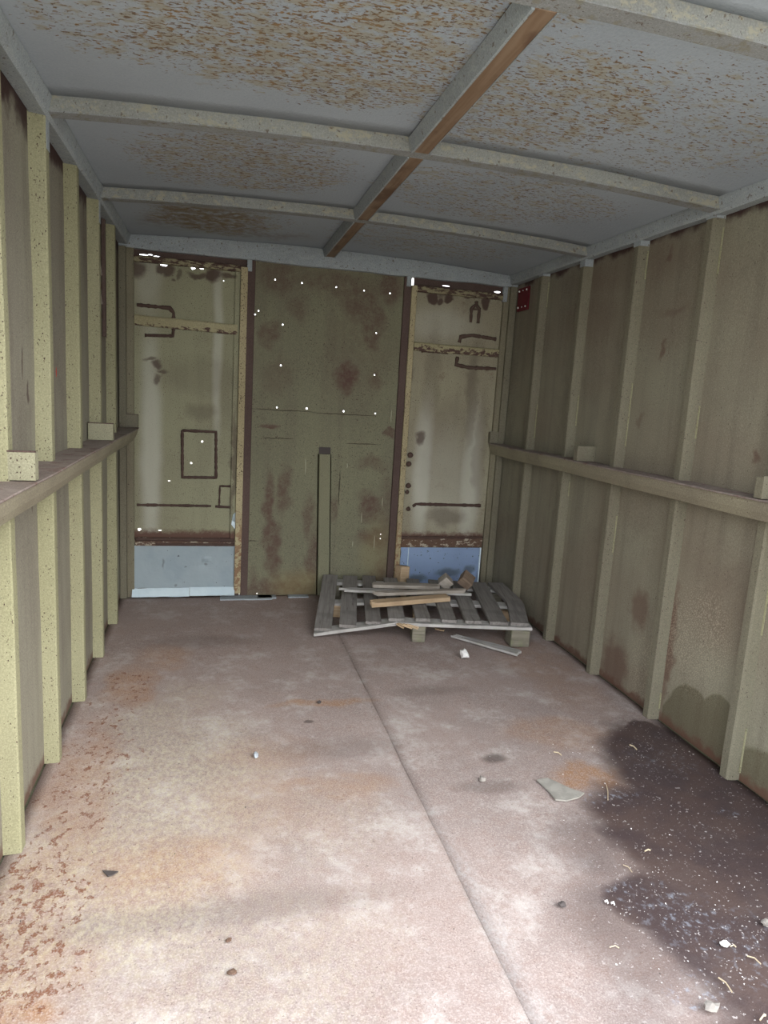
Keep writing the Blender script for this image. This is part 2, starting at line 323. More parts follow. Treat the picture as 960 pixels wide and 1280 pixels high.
wet = t.blobs(wps, [((2.26, 1.95, 0), (.30, .42, None), 1, .36), ((2.0, 1.66, 0), (.30, .30, None), 1, .45), ((2.1, 1.25, 0), (.52, .40, None), 1, .35), ((1.78, 1.36, 0), (.20, .16, None), 1, .5), ((2.0, .8, 0), (.5, .5, None), 1, .4),
                    ((2.29, 2.30, 0), (.08, .09, None), 1, .25), ((1.76, 1.62, 0), (.22, .18, None), .6, 1.0), ((1.62, 1.3, 0), (.22, .22, None), .6, 1.1), ((1.55, 1.05, 0), (.2, .2, None), .35, 1.2)])
c = t.mix(t.math('MULTIPLY', wet, .93), c, t.mix(t.step(t.noise(5, detail=4), .4, .62), srgb('382c2d'), srgb('463733')))
chalk = t.blobs(t.warp(.09, 14, 6), [((1.87, 1.86, 0), (.10, .045, None), 1, .8), ((1.75, 1.33, 0), (.11, .10, None), .8, .9), ((1.66, 1.44, 0), (.06, .05, None), .8, .9), ((1.62, 1.12, 0), (.07, .05, None), .9, .9), ((2.22, 1.72, 0), (.04, .03, None), .7, .9), ((1.85, 1.2, 0), (.12, .12, None), .55, .9), ((2.2, 2.05, 0), (.12, .12, None), .35, .9)])
cg = t.step(t.noise((46, 40, 30), detail=6, rough=.7, off=(2, 6, 0)), .52, .70)
c = t.mix(t.math('MULTIPLY', t.math('MULTIPLY', chalk, cg), .8), c, srgb('9499a3'))
wsp = t.step(t.noise(110, detail=2, off=(2, 2, 9)), .66, .70)
c = t.mix(t.math('MULTIPLY', wsp, t.math('ADD', t.math('MULTIPLY', wet, .4), .12)), c, srgb('cfc8c4'))
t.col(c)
t.rough(t.step(wet, 0, 1, .92, .62))
t.bump(t.math('ADD', t.math('MULTIPLY', grain, .4), t.math('ADD', g2, flake)), .45, .003); M_floor = t.m

t = NT('pale_gravel_ground', .95, .2)
c = t.mix(t.step(t.noise(3, detail=6), .4, .6), srgb('a39d90'), srgb('8f897c')); c = t.mix(t.step(t.noise(60, detail=3), .4, .6, 0, .5), c, srgb('b8b2a6'))
t.col(c); M_ground = t.m
M_outer = paint('outer_shell_paint', srgb('6f705c'), srgb('66664f'), .3, .3)

# --- woods
def wood(name, a, b, dark, scale=1.0, knots=0.0, green=0.0):
    t = NT(name, .85, .2).local(); r = t.rand()
    g = t.n.new('ShaderNodeTexNoise'); mp = t.n.new('ShaderNodeMapping'); t.link(t.pos, mp.inputs[0])
    mp.inputs['Scale'].default_value = (5*scale, 90*scale, 90*scale)
    cm = t.n.new('ShaderNodeCombineXYZ'); t.link(t.math('MULTIPLY', r, 37), cm.inputs[0]); t.link(cm.outputs[0], mp.inputs['Location'])
    t.link(mp.outputs[0], g.inputs['Vector']); g.inputs['Scale'].default_value = 1; g.inputs['Detail'].default_value = 5; g.inputs['Distortion'].default_value = .5
    c = t.mix(t.step(g.outputs[0], .35, .65), a, b)
    c = t.mix(t.step(g.outputs[0], .60, .70, 0, .7), c, dark)
    c = t.mix(t.step(t.noise(9, detail=4), .5, .7, 0, .4), c, dark)
    c = t.mix(t.math('MULTIPLY', r, .35), c, dark)
    if green: c = t.mix(t.step(t.noise(14, detail=4, off=(4, 4, 4)), .5, .62, 0, green), c, srgb('767a5c'))
    t.col(c); t.bump(g.outputs[0], .5, .003); return t.m
M_wgrey = wood('weathered_grey_wood', srgb('8f8b86'), srgb('807b76'), srgb('5d5853'))
M_wpale = wood('silvered_stringer_wood', srgb('c2bfba'), srgb('a9a6a1'), srgb('7a7671'), green=.2)
M_wblock = wood('mossy_block_wood', srgb('8d8778'), srgb('7b7668'), srgb('5a5549'), green=.5)
M_wnew = wood('fresh_split_pine', srgb('c4ae90'), srgb('b89f7e'), srgb('8e765c'))
M_wold = wood('dirty_offcut_wood', srgb('b5ada2'), srgb('a39a8e'), srgb('766d62'))
M_batten = None
t = NT('varnished_roof_batten', .6, .4)
g = t.noise((60, 3, 60), detail=5, dist=.4)
c = t.mix(t.step(g, .35, .65), srgb('85705c'), srgb('775f4b')); c = t.mix(t.step(t.noise((8, 5, 8), detail=5, off=(2, 2, 2)), .48, .66, 0, .65), c, srgb('50372a'))
t.col(c); M_batten = t.m
t = NT('white_scrap_paper', .8, .2); t.col(srgb('dedcd8')); M_white = t.m
t = NT('grey_cardboard', .9, .1); t.col(t.mix(t.step(t.noise(40, detail=4), .4, .6), srgb('99958c'), srgb('8d8981'))); M_card = t.m
t = NT('pale_straw', .8, .2); t.col(srgb('b9a98e')); M_rub = NT('grey_rubble', .9, .1).col(srgb('8b857e')).m
t = NT('pale_straw', .8, .2); t.col(srgb('b9a98e')); M_straw = t.m
t = NT('dark_grit', .9, .2); t.col(srgb('4c4644')); M_grit = t.m
t = NT('clear_crumpled_film', .25, .5); t.col(srgb('a9b0b6')); M_film = t.m

# ------------------------------------------------------------------ mesh helpers
def link(name, bm, mat, parent=None, loc=None, rot=None, bevel=0, smooth=False):
    me = bpy.data.meshes.new(name)
    if bevel:
        bmesh.ops.bevel(bm, geom=list(bm.edges), offset=bevel, segments=1, affect='EDGES', clamp_overlap=True)
    bmesh.ops.recalc_face_normals(bm, faces=bm.faces)
    bm.to_mesh(me); bm.free(); me.materials.append(mat)
    if smooth:
        for p in me.polygons: p.use_smooth = True
    o = bpy.data.objects.new(name, me); C.objects.link(o)
    if parent: o.parent = parent
    if loc: o.location = loc
    if rot: o.rotation_euler = rot
    return o
def box(bm, x0, x1, y0, y1, z0, z1):
    r = bmesh.ops.create_cube(bm, size=1)
    for v in r['verts']:
        v.co = Vector(((x0+x1)/2+v.co.x*(x1-x0), (y0+y1)/2+v.co.y*(y1-y0), (z0+z1)/2+v.co.z*(z1-z0)))
    return r['verts']
def bx(name, x0, x1, y0, y1, z0, z1, mat, parent=None, bevel=0):
    bm = bmesh.new(); box(bm, x0, x1, y0, y1, z0, z1); return link(name, bm, mat, parent, bevel=bevel)
def extr(name, prof, y0, y1, mat, parent=None, axis='y', n=1, fn=None):
    """extrude a closed profile (list of (a, z)) along y (axis 'y') or x (axis 'x')"""
    bm = bmesh.new(); rings = []
    for k in range(n+1):
        y = y0+(y1-y0)*k/n
        ring = []
        for a, z in prof:
            p = Vector((a, y, z)) if axis == 'y' else Vector((y, a, z))
            if fn: p = fn(p)
            ring.append(bm.verts.new(p))
        rings.append(ring)
    m = len(prof)
    for k in range(n):
        for j in range(m): bm.faces.new((rings[k][j], rings[k][(j+1) % m], rings[k+1][(j+1) % m], rings[k+1][j]))
    bm.faces.new(rings[0]); bm.faces.new(rings[-1][::-1])
    return link(name, bm, mat, parent)
def struct(o): o['kind'] = 'structure'; return o
def tag(o, label, cat, group=None):
    o['label'] = label; o['category'] = cat
    if group: o['group'] = group
    return o
def lab(o, l): o['label'] = l; return o
def tube(bm, pts, r, seg=6):
    prev = None
    for i, p in enumerate(pts):
        a = pts[max(0, i-1)]; b = pts[min(len(pts)-1, i+1)]; d = (Vector(b)-Vector(a)).normalized()
        n = d.orthogonal().normalized(); q = d.cross(n)
        n = Vector((0, 1, 0)) if abs(d.y) < .9 else Vector((1, 0, 0)); q = d.cross(n).normalized(); n = q.cross(d)
        rr = r if isinstance(r, (int, float)) else r[i]
        ring = [bm.verts.new(Vector(p)+n*math.cos(2*math.pi*k/seg)*rr*.6+q*math.sin(2*math.pi*k/seg)*rr) for k in range(seg)]
        if prev:
            for k in range(seg): bm.faces.new((prev[k], prev[(k+1) % seg], ring[(k+1) % seg], ring[k]))
        else: bm.faces.new(ring[::-1])
        prev = ring
    bm.faces.new(prev)
def punch(o, holes, axis='y', depth=.1):
    """cut ragged real holes (centre, rx, rz) through a plate, then discard the cutter"""
    bm = bmesh.new()
    for c, rx, rz in holes:
        k = 9; a = []; b = []
        ph = random.random()*6
        for j in range(k):
            s = 1+random.uniform(-.25, .25); an = 2*math.pi*j/k+ph
            dx, dz = math.cos(an)*rx*s, math.sin(an)*rz*s
            a.append(bm.verts.new((c[0]+dx, c[1]-depth, c[2]+dz))); b.append(bm.verts.new((c[0]+dx, c[1]+depth, c[2]+dz)))
        for j in range(k): bm.faces.new((a[j], a[(j+1) % k], b[(j+1) % k], b[j]))
        bm.faces.new(a[::-1]); bm.faces.new(b)
    bmesh.ops.recalc_face_normals(bm, faces=bm.faces)
    me = bpy.data.meshes.new('cut'); bm.to_mesh(me); bm.free()
    cu = bpy.data.objects.new('cut', me); C.objects.link(cu)
    md = o.modifiers.new('b', 'BOOLEAN'); md.operation = 'DIFFERENCE'; md.object = cu; md.solver = 'EXACT'
    dg = bpy.context.evaluated_depsgraph_get(); dg.update()
    new = bpy.data.meshes.new_from_object(o.evaluated_get(dg)); o.modifiers.clear()
    old = o.data; o.data = new; bpy.data.meshes.remove(old)
    bpy.data.objects.remove(cu); bpy.data.meshes.remove(me)

# ------------------------------------------------------------------ setting: ground, floor
bm = bmesh.new()
N = 24; S = 30.0
gv = [[bm.verts.new((-S+1.2+2*S*i/N, -S+2*S*j/N, -.30)) for j in range(N+1)] for i in range(N+1)]
for i in range(N):
    for j in range(N): bm.faces.new((gv[i][j], gv[i+1][j], gv[i+1][j+1], gv[i][j+1]))
struct(link('ground', bm, M_ground))
floor = struct(bx('floor', -.03, W+.03, Y0, D+.03, -.30, -.012, M_outer))
SEAM = 1.213
def floor_plate(x0, x1, ph):
    bm = bmesh.new(); nx = max(2, int((x1-x0)/.04)); ny = 100
    g = []
    for i in range(nx+1):
        row = []
        for j in range(ny+1):
            x = x0+(x1-x0)*i/nx; y = Y0+(D-Y0)*j/ny
            z = -.003+.003*mnoise.noise(Vector((x*2.2, y*2.2, ph)))
            if i in (0, nx): z -= .0008; x += (0.0025*mnoise.noise(Vector((0, y*9, ph))) if 0.5 < x < 2 else 0)
            row.append(bm.verts.new((x, y, z)))
        g.append(row)
    for i in range(nx):
        for j in range(ny): bm.faces.new((g[i][j], g[i+1][j], g[i+1][j+1], g[i][j+1]))
    ex = bmesh.ops.extrude_edge_only(bm, edges=[e for e in bm.edges if e.is_boundary])
    for v in ex['geom']:
        if isinstance(v, bmesh.types.BMVert): v.co.z = -.012
    return link('floor_plate', bm, M_floor, floor, smooth=True)
lab(floor_plate(0, SEAM-.0006, 0), 'left half of the floor with orange rust and cream patches')
lab(floor_plate(SEAM+.0006, W, 5), 'right half of the floor with a large dark wet stain')

# ------------------------------------------------------------------ side walls
RP, RW = .042, .050      # rib protrusion and width
def side_wall(right):
    nm = 'wall_right' if right else 'wall_left'
    X = (lambda x: W-x) if right else (lambda x: x)
    def bb(name, x0, x1, *a, **k):
        xa, xb = sorted((X(x0), X(x1))); return bx(name, xa, xb, *a, **k)
    wall = struct(bb(nm, -.04, -.014, Y0, D+.03, -.30, HJ, M_outer))
    ms = M_right if right else M_left; mr = M_ribR if right else M_ribL
    idx = list(range(-2, 4))
    ys = [rib_y(i, right) for i in idx]
    edges = [Y0-.0]+ys+[D]
    for k in range(len(edges)-1):
        a = edges[k]+(RW*.5 if k else 0); b = edges[k+1]+(RW*.5 if k < len(edges)-2 else 0)
        if b-a < .02: continue
        bm = bmesh.new(); n = 6; gr = []
        for j in range(n+1):              # sheet pillows slightly between the ribs
            for q in range(2): pass
        g = []
        for j in range(n+1):
            y = a+.001+(b-a-.002)*j/n; row = []
            for q in range(9):
                z = .0+HC*q/8+(.02 if q == 8 else 0)
                d = -.0035+.006*mnoise.noise(Vector((y*3, z*1.7, 3 if right else 9)))
                row.append(bm.verts.new((X(d-.001), y, z)))
            g.append(row)
        for j in range(n):
            for q in range(8): bm.faces.new((g[j][q], g[j+1][q], g[j+1][q+1], g[j][q+1]))
        ex = bmesh.ops.extrude_edge_only(bm, edges=[e for e in bm.edges if e.is_boundary])
        for v in ex['geom']:
            if isinstance(v, bmesh.types.BMVert): v.co.x = X(-.012)
        link('wall_panel', bm, ms, wall, smooth=False)
    for k, (i, y) in enumerate(zip(idx, ys)):
        bm = bmesh.new(); n = 22; pr = [(-.006, 0), (RP-.004, .003), (RP, .007), (RP, RW-.007), (RP-.004, RW-.003), (-.006, RW)]
        if right: pr = [(-.006, 0), (RP-.006, .006), (RP, .014), (RP, RW-.004), (RP-.004, RW), (-.006, RW)]
        prev = None
        for q in range(n+1):
            z = -.002+(HC+.01)*q/n; dx = .0016*mnoise.noise(Vector((z*4, y*7, 1))); dy = .0022*mnoise.noise(Vector((z*3, y*5, 8)))
            ring = [bm.verts.new((X(a+(dx if a > 0 else 0)), y+b+dy, z)) for a, b in pr]
            if prev:
                for m in range(len(pr)-1): bm.faces.new((prev[m], prev[m+1], ring[m+1], ring[m]))
            prev = ring
        rb = link('wall_rib', bm, mr, wall)
        # grey cornice paint run down over the rib head
        if right or i in (0, 2):
            bb('paint_overrun', -.002, RP+.0015, y-.0015, y+RW+.001, HC-.012-.012*(i % 3), HC+.005, M_corn, rb) if right else \
            bb('paint_overrun', RP-.004, RP+.0015, y+.012, y+RW+.001, HC-.09, HC+.005, M_corn, rb)
        if right:    # light bare edge lines where paint has flaked off the fold
            for (za, zb) in {0: [(1.83, 2.0), (1.20, 1.33), (.05, .12)], 1: [(1.88, 2.0), (1.13, 1.42), (.62, .8)], 2: [(1.2, 1.36), (.82, .9)], 3: [(1.86, 2.0), (1.1, 1.3)], -1: [(1.25, 1.42), (.55, .78), (.03, .2)], -2: [(.6, .75)]}.get(i, []):
                bb('bare_edge', -.001, .0035, y-.004, y+.001, za, zb, M_ribL, rb)
    # shelf-like lashing rail: flat flange and turned-down web
    RZ = 1.03
    a0, a1 = Y0, D-.02
    top = [(0.0, RZ-.005), (0.0, RZ), (.106, RZ), (.108, RZ-.003), (.106, RZ-.0065), (.09, RZ-.006)]
    web = [(.099, RZ-.006), (.099, RZ-.02), (.092, .985), (.078, .957), (.046, .953), (.046, .958), (.073, .962), (.086, .988), (.093, RZ-.02), (.093, RZ-.006)] 
    def wob(p): return Vector((p.x+.0025*mnoise.noise(Vector((p.y*2.1, 0, 4)))*(1 if .05 < abs(p.x-X(0)) else 0), p.y, p.z+.003*mnoise.noise(Vector((p.y*1.7, 2, 7)))))
    rail = extr('rail', [(X(a), z) for a, z in web], a0, a1, M_rail, wall, n=40, fn=wob)
    lab(extr('rail_top', [(X(a), z) for a, z in top], a0, a1, M_railtop, rail, n=40, fn=wob), 'scuffed brownish top of the rail')
    for gy in ((1.87, 3.08, 4.215) if right else (1.86, 3.205, 4.205)):
        bm = bmesh.new(); xa, xb = sorted((X(0.0), X(.102)))
        box(bm, xa, xb, gy, gy+.005, RZ+.002, RZ+.075)
        xa, xb = sorted((X(.097), X(.102))); box(bm, xa, xb, gy+.004, gy+.035, RZ+.002, RZ+.073)
        g = link('gusset', bm, M_ribR if right or gy > 4 else M_trim2, wall, bevel=.0008)
        bx_ = (X(.0), X(.104)); xa, xb = sorted(bx_)
        bx('gusset_edge', xa, xb, gy-.001, gy+.006, RZ+.0735, RZ+.0775, M_strip if not right else M_ribR, g)
        xa, xb = sorted((X(0.0), X(.05)))
    # red riveted repair plate near the back corner
    pz = (1.875, 2.015); py = (4.03, 4.185) if right else (3.86, 4.03)
    pl = lab(bb('repair_plate', -.004, .006, py[0], py[1], pz[0], pz[1], M_red, wall, bevel=.001), 'dark red riveted plate')
    for z in (pz[0]+.022, pz[1]-.018):
        for q in range(3):
            bm = bmesh.new(); r = .0065 if q != 1 else .004
            bmesh.ops.create_icosphere(bm, subdivisions=1, radius=r)
            link('rivet', bm, M_rivet, pl, loc=(X(.007), py[0]+.03+(py[1]-py[0]-.05)*q/2, z))
    return wall
M_trim2 = paint('pale_yellow_gusset_paint', srgb('94927a'), srgb('8e8b73'), .7, .15, streak=False)
wall_l = side_wall(False); wall_r = side_wall(True)
# dark damaged cover strips on the left wall close to the corner
for y, z0 in ((3.62, 1.5), (3.86, 1.45)):
    bx('conduit', .002, .016, y, y+.03, z0, 2.04, M_strip, wall_l)
for k in range(5):
    bm = bmesh.new(); box(bm, 0, .004, 0, .10, 0, .010)
    link('bracket_bar', bm, M_wold if k % 2 else M_strip, wall_l, loc=(.008, 3.48, 1.90-.065*k), rot=(math.radians(-38), 0, 0))

# ------------------------------------------------------------------ ceiling
bm = bmesh.new(); n = 24
ce = struct(extr('ceiling', [(W*k/n-.0, ceil_z(W*k/n)+.012) for k in range(n+1)]+[(W*(n-k)/n, ceil_z(W*(n-k)/n)+.03) for k in range(n+1)], Y0, D+.03, M_outer))
def arch_strip(name, x0, x1, y0, y1, t0, t1, mat, parent, n=20, jag=0.0, rp=0.0):
    """curved strip following the roof, from t0 below the ceiling line to t1"""
    bm = bmesh.new(); prev = None
    for k in range(n+1):
        x = x0+(x1-x0)*k/n; z = ceil_z(x)
        e = jag*mnoise.noise(Vector((x*9, y0*3, 2)))
        ring = [bm.verts.new((x, y0+e*.3, z-t0+e)), bm.verts.new((x, y1, z-t0+e)), bm.verts.new((x, y1, z-t1)), bm.verts.new((x, y0, z-t1))]
        if prev:
            for m in range(4): bm.faces.new((prev[m], prev[(m+1) % 4], ring[(m+1) % 4], ring[m]))
        else: bm.faces.new(ring)
        prev = ring
    bm.faces.new(prev[::-1])
    return link(name, bm, mat, parent)
BX0, BX1 = 1.150, 1.212         # batten channel
beams = [rib_y(-2), rib_y(0), rib_y(2)]
bays = [Y0]+beams+[D]
for k in range(len(bays)-1):
    for (xa, xb) in ((0.0, (BX0+BX1)/2), ((BX0+BX1)/2, W)):
        # slightly sagging roof sheet, one per bay and side
        bm = bmesh.new(); nx, ny = 16, 12; g = []
        for i in range(nx+1):
            row = []
            for j in range(ny+1):
                x = xa+.001+(xb-xa-.002)*i/nx; y = bays[k]+.001+(bays[k+1]-bays[k]-.002)*j/ny
                s = math.sin(math.pi*i/nx)*math.sin(math.pi*j/ny)
                row.append(bm.verts.new((x, y, ceil_z(x)-.004*s+.003*mnoise.noise(Vector((x*3, y*3, k))))))
            g.append(row)
        for i in range(nx):
            for j in range(ny): bm.faces.new((g[i][j], g[i+1][j], g[i+1][j+1], g[i][j+1]))
        ex = bmesh.ops.extrude_edge_only(bm, edges=[e for e in bm.edges if e.is_boundary])
        for v in ex['geom']:
            if isinstance(v, bmesh.types.BMVert): v.co.z += .010
        link('roof_panel', bm, M_ceil, ce, smooth=True)
for y in beams:
    b = arch_strip('roof_beam', .03, W-.03, y, y+.006, .040, -.006, M_beam, ce, jag=.003, n=60)
    arch_strip('beam_flange', .03, W-.03, y-.002, y+.050, .044, .040, M_beamlip, b, n=40)
    arch_strip('beam_lip', .03, W-.03, y+.046, y+.050, .040, .028, M_beam, b)
# timber battens in their steel channel, one length between each pair of beams
zb = 2.090
for k, (a, b_) in enumerate(((Y0+.02, beams[0]-.002), (beams[0]+.052, beams[1]-.002), (beams[1]+.052, beams[2]-.002), (beams[2]+.052, D-.03))):
    if b_-a < .1: continue
    bt = bx('roof_batten', BX0+.006, BX1-.004, a, b_, zb+.0, 2.128, M_batten, ce, bevel=.0015)
    extr('batten_channel', [(BX0-.014, 2.131), (BX0-.0, zb-.003), (BX0+.007, zb-.003), (BX0+.007, zb+.002), (BX0+.004, zb+.002), (BX0-.008, 2.131)], a, b_, M_corn, bt, n=10, fn=lambda p: Vector((p.x+.0015*mnoise.noise(Vector((p.y*14, 1, 1))), p.y, p.z)))
    extr('channel_lip', [(BX1-.005, 2.131), (BX1-.005, zb-.002), (BX1-.002, zb-.002), (BX1-.002, 2.131)], a, b_, M_corn, bt)
# cornices
def cornice(name, side):
    pr = [(0.0, HC), (.044, HC-.002), (.052, HC+.006), (.062, HJ-.004), (.062, HJ+.012), (0, HJ+.012)]
    X = (lambda x: W-x) if side == 'r' else (lambda x: x)
    def wob(p): return Vector((p.x, p.y, p.z+.003*mnoise.noise(Vector((p.y*4, p.z*20, 3)))))
    return struct(extr(name, [(X(a), z) for a, z in pr], Y0, D, M_corn, n=60, fn=wob))
cornice('trim_1', 'l'); cornice('trim_2', 'r')
def wobx(p): return Vector((p.x, p.y, p.z+.006*mnoise.noise(Vector((p.x*5, p.z*20, 3)))+(ceil_z(p.x)-HJ if p.z > HJ-.02 else 0)))
tb = struct(extr('trim_3', [(D+.02, 2.028), (D-.030, 2.028), (D-.034, 2.034), (D-.034, HJ+.01), (D+.02, HJ+.01)], .0, W, M_corn, axis='x', n=40, fn=wobx))
for k, (px, ln) in enumerate(((312, .07), (512, .065), (634, .10))):
    x = at(px, 340, 1, D-.02).x
    bm = bmesh.new(); box(bm, x-.014, x+.014, D-.026, D-.004, 2.035-ln, 2.036)
    link('paint_tab', bm, M_corn, tb, bevel=.002)

# ------------------------------------------------------------------ back wall
def BXp(u, v=540): return at(u, v, 1, D).x
wb = bmesh.new()
box(wb, -.03, .0, D, D+.03, -.30, HJ); box(wb, W, W+.03, D, D+.03, -.30, HJ)
box(wb, 0, W, D+.004, D+.03, -.30, -.0); box(wb, 0, W, D+.002, D+.03, 2.03, HJ+.02)
wall_b = struct(link('wall_back', wb, M_outer))
# dark rusty posts between doors and panel
XL0, XL1 = .706, .752; XR0, XR1 = 1.655, 1.701
for a, b in ((XL0, XL1), (XR0, XR1)):
    lab(bx('wall_post', a, b, D-.018, D+.01, 0, 2.03, M_strip, wall_b, bevel=.003), 'dark brown rusted upright beside the middle panel')
cpn = bx('middle_panel', XL1-.002, XR0+.002, D, D+.004, .0, 2.03, M_back, wall_b)
def hz(u, v, rx=.0045, rz=.0045): p = at(u, v, 1, D+.002); return ((p.x, p.y, p.z), rx, rz)
H = [(192, 129), (338, 147), (525, 170), (677, 189), (818, 204), (101, 299), (82, 319), (233, 375), (743, 420), (223, 597), (734, 649), (201, 826), (364, 832), (565, 847), (738, 859)]
HL = [hz(300+a/4.364, 320+b/4.364) for a, b in H]+[hz(475.7, 667.8, .004, .004), hz(475.4, 673.3, .004, .004), hz(321, 742, .005, .006)]
HL = [(c, (rx*1.5 if k in (12, 13) else rx), (rz*1.4 if k in (12, 13) else rz)) for k, (c, rx, rz) in enumerate(HL)]
punch(cpn, HL)
lab(cpn, 'green olive sheet pierced by small holes letting daylight in')
# torn petals round the holes
bm = bmesh.new()
for c, rx, rz in HL[11:15]+HL[7:8]:
    for k in range(6):
        an = k*math.pi/3+random.random(); r1 = rx*1.0; r2 = rx*(1.6+random.random()*1.4)
        p = [Vector((c[0]+math.cos(an-.35)*r1, D-.001, c[2]+math.sin(an-.35)*r1)), Vector((c[0]+math.cos(an+.35)*r1, D-.001, c[2]+math.sin(an+.35)*r1)), Vector((c[0]+math.cos(an)*r2, D-.010-random.random()*.01, c[2]+math.sin(an)*r2*1.3))]
        bm.faces.new([bm.verts.new(q) for q in p])
pt = link('torn_metal_petals', bm, M_back2, cpn); pt['kind'] = 'stuff'
# vertical cable conduit; a dark plate paints the shade of its open top
cb = at(403, 740, 1, D-.015).x
def cond(p):
    k = p.z/.93; return Vector((p.x+(-.022+.030*k)*0, p.y, p.z))
bm = bmesh.new()
xb, xt = BXp(404, 730), BXp(406, 560)
vs = []
for (x, z) in ((xb-.036, 0), (xb+.036, 0), (xt+.034, .915), (xt-.034, .915)):
    vs.append((x, z))
for y in (D-.024, D+.002):
    pass
fr = [bm.verts.new((x, D-.024, z)) for x, z in vs]; bk = [bm.verts.new((x+(.004 if k in (1, 2) else -.004), D+.002, z)) for k, (x, z) in enumerate(vs)]
bm.faces.new(fr)
for k in range(4):
    if k != 2: bm.faces.new((fr[k], bk[k], bk[(k+1) % 4], fr[(k+1) % 4]))
cd = link('cable_conduit', bm, M_back2, wall_b)
bm = bmesh.new(); box(bm, xt-.036, xt+.036, D-.006, D+.001, .915, .958)
for sgn in (0, 1):
    bm2 = bmesh.new(); (xa_, za_), (xc_, zc_) = (vs[0], vs[3]) if sgn == 0 else (vs[1], vs[2]); k_ = -1 if sgn == 0 else 1
    q4 = [bm2.verts.new(Vector(c)) for c in ((xa_+k_*.002, D-.003, za_), (xa_+k_*.009, D-.003, za_), (xc_+k_*.009, D-.003, zc_), (xc_+k_*.002, D-.003, zc_))]; bm2.faces.new(q4)
    bmesh.ops.solidify(bm2, geom=bm2.faces[:], thickness=.002); link('edge_seam', bm2, M_bead, cd)
lab(link('mouth_shade_plate', bm, M_grit, cd), 'dark plate painted as the shade in the open conduit end')
# header mess above doors, corner posts
CPL = bx('corner_post', .0, .038, D-.045, D+.01, 0, 2.03, M_ribR, wall_b, bevel=.002)
bx('corner_post', .038, .078, D-.020, D+.01, 0, 2.03, M_post, wall_b, bevel=.002)
bx('corner_post', 2.355, 2.40, D-.035, D+.01, 0, 2.03, M_ribR, wall_b, bevel=.002)
bx('corner_post', 2.318, 2.355, D-.018, D+.01, 0, 2.03, M_post, wall_b, bevel=.002)

def weld_line(name, pts, r, mat, parent, y=D-.004, wav=.35):
    P_ = []; R_ = []
    for k in range(len(pts)-1):
        a, b = Vector(pts[k]), Vector(pts[k+1]); n = max(2, int((b-a).length/.012))
        for q in range(n if k < len(pts)-2 else n+1):
            p = a.lerp(b, q/n); P_.append((p.x, y, p.y)); R_.append(r*(1+wav*1.6*mnoise.noise(Vector((p.x*55, p.y*55, r)))))
    bm = bmesh.new(); tube(bm, P_, R_, 6); return link(name, bm, mat, parent, smooth=True)
def px2(u, v): p = at(u, v, 1, D-.004); return (p.x, p.z)

def door(name, x0, x1, mat, holes, trimx, ztop):
    d = struct(bx(name, x0, x1, D+.002, D+.006, .33, ztop, mat))
    bm = bmesh.new()   # pillowed sheet rather than a dead-flat plate
    punch(d, holes)
    return d
# left door
dl = door('door_1', .078, .668, M_doorL,
    [hz(252.7, 551.9, .006, .007), hz(239, 578.8, .006, .006), hz(211.6, 601, .008, .004), hz(205.3, 330.8, .019, .008), hz(241.3, 334.7, .013, .010), hz(251.9, 335.3, .014, .006), hz(279.5, 351, .003, .003), hz(174, 662, .011, .009), hz(200, 663, .010, .004)],
    0, 1.975)
bx('door_trim', .668, .708, D-.030, D+.008, .02, 1.985, M_trim, dl, bevel=.002)
bx('door_trim', .636, .668, D-.012, D+.004, .36, 1.965, M_doorL, dl, bevel=.003)
lab(bx('door_header', .078, .70, D-.024, D+.008, 1.958, 1.992, M_head, dl, bevel=.003), 'rust-eaten top rail of the door')
hg = bx('header_gap', .078, .707, D+.001, D+.01, 1.99, 2.035, M_strip, dl)
punch(hg, [((.13, D+.005, 2.001), .03, .004), ((.20, D+.005, 2.0), .02, .003), ((.165, D+.005, 2.005), .015, .003)])
cbx = lab(extr('crossbar', [(D+.004, 1.612), (D-.016, 1.612), (D-.018, 1.618), (D-.018, 1.662), (D-.012, 1.670), (D+.004, 1.670)], .08, .655, M_bar, dl, axis='x', n=20, fn=lambda p: Vector((p.x, p.y, p.z-.012*(p.x-.08)/.6+.002*mnoise.noise(Vector((p.x*8, 0, 0)))))), 'pale crossbar with chipped rusty lower edge')
weld_line('sealant_bead', [px2(171, 381), px2(212, 385), px2(217, 391), px2(217, 399)], .0115, M_bead, dl)
weld_line('sealant_bead', [px2(217, 411), px2(216, 420), px2(181, 419)], .010, M_bead, dl)
f0 = [px2(228, 538), px2(270, 540), px2(270, 597), px2(228, 596.5), px2(228, 538)]
lab(weld_line('hatch_outline', f0, .0095, M_bead, dl), 'brown bead outlining a former small hatch')
weld_line('sealant_bead', [px2(171, 631), px2(264, 632.5)], .0085, M_bead, dl)
weld_line('door_bracket', [px2(290, 608), px2(275, 607.5), px2(274, 633)], .007, M_bead, dl)
weld_line('door_bracket', [px2(269, 633), px2(288, 634)], .008, M_bead, dl)
rb = bx('rusted_rail', .082, .662, D-.012, D+.004, .318, .372, M_rustbar, dl, bevel=.003)
weld_line('rust_ledge', [(.082, .362), (.66, .360)], .011, M_bead, rb, y=D-.016)
weld_line('rust_ledge', [(.20, .332), (.66, .330)], .009, M_bead, rb, y=D-.014)
# torn pale flap
bm = bmesh.new(); pts = [px2(u, v) for u, v in ((296, 638), (291, 643), (290, 650), (289, 655), (295, 663), (297, 655))]
vs = [bm.verts.new((x, D-.016-.004*(k % 2), z)) for k, (x, z) in enumerate(pts)]; bm.faces.new(vs)
bmesh.ops.solidify(bm, geom=bm.faces[:], thickness=.0015)
lab(link('torn_flap', bm, M_blueL, dl), 'torn bare metal flap')
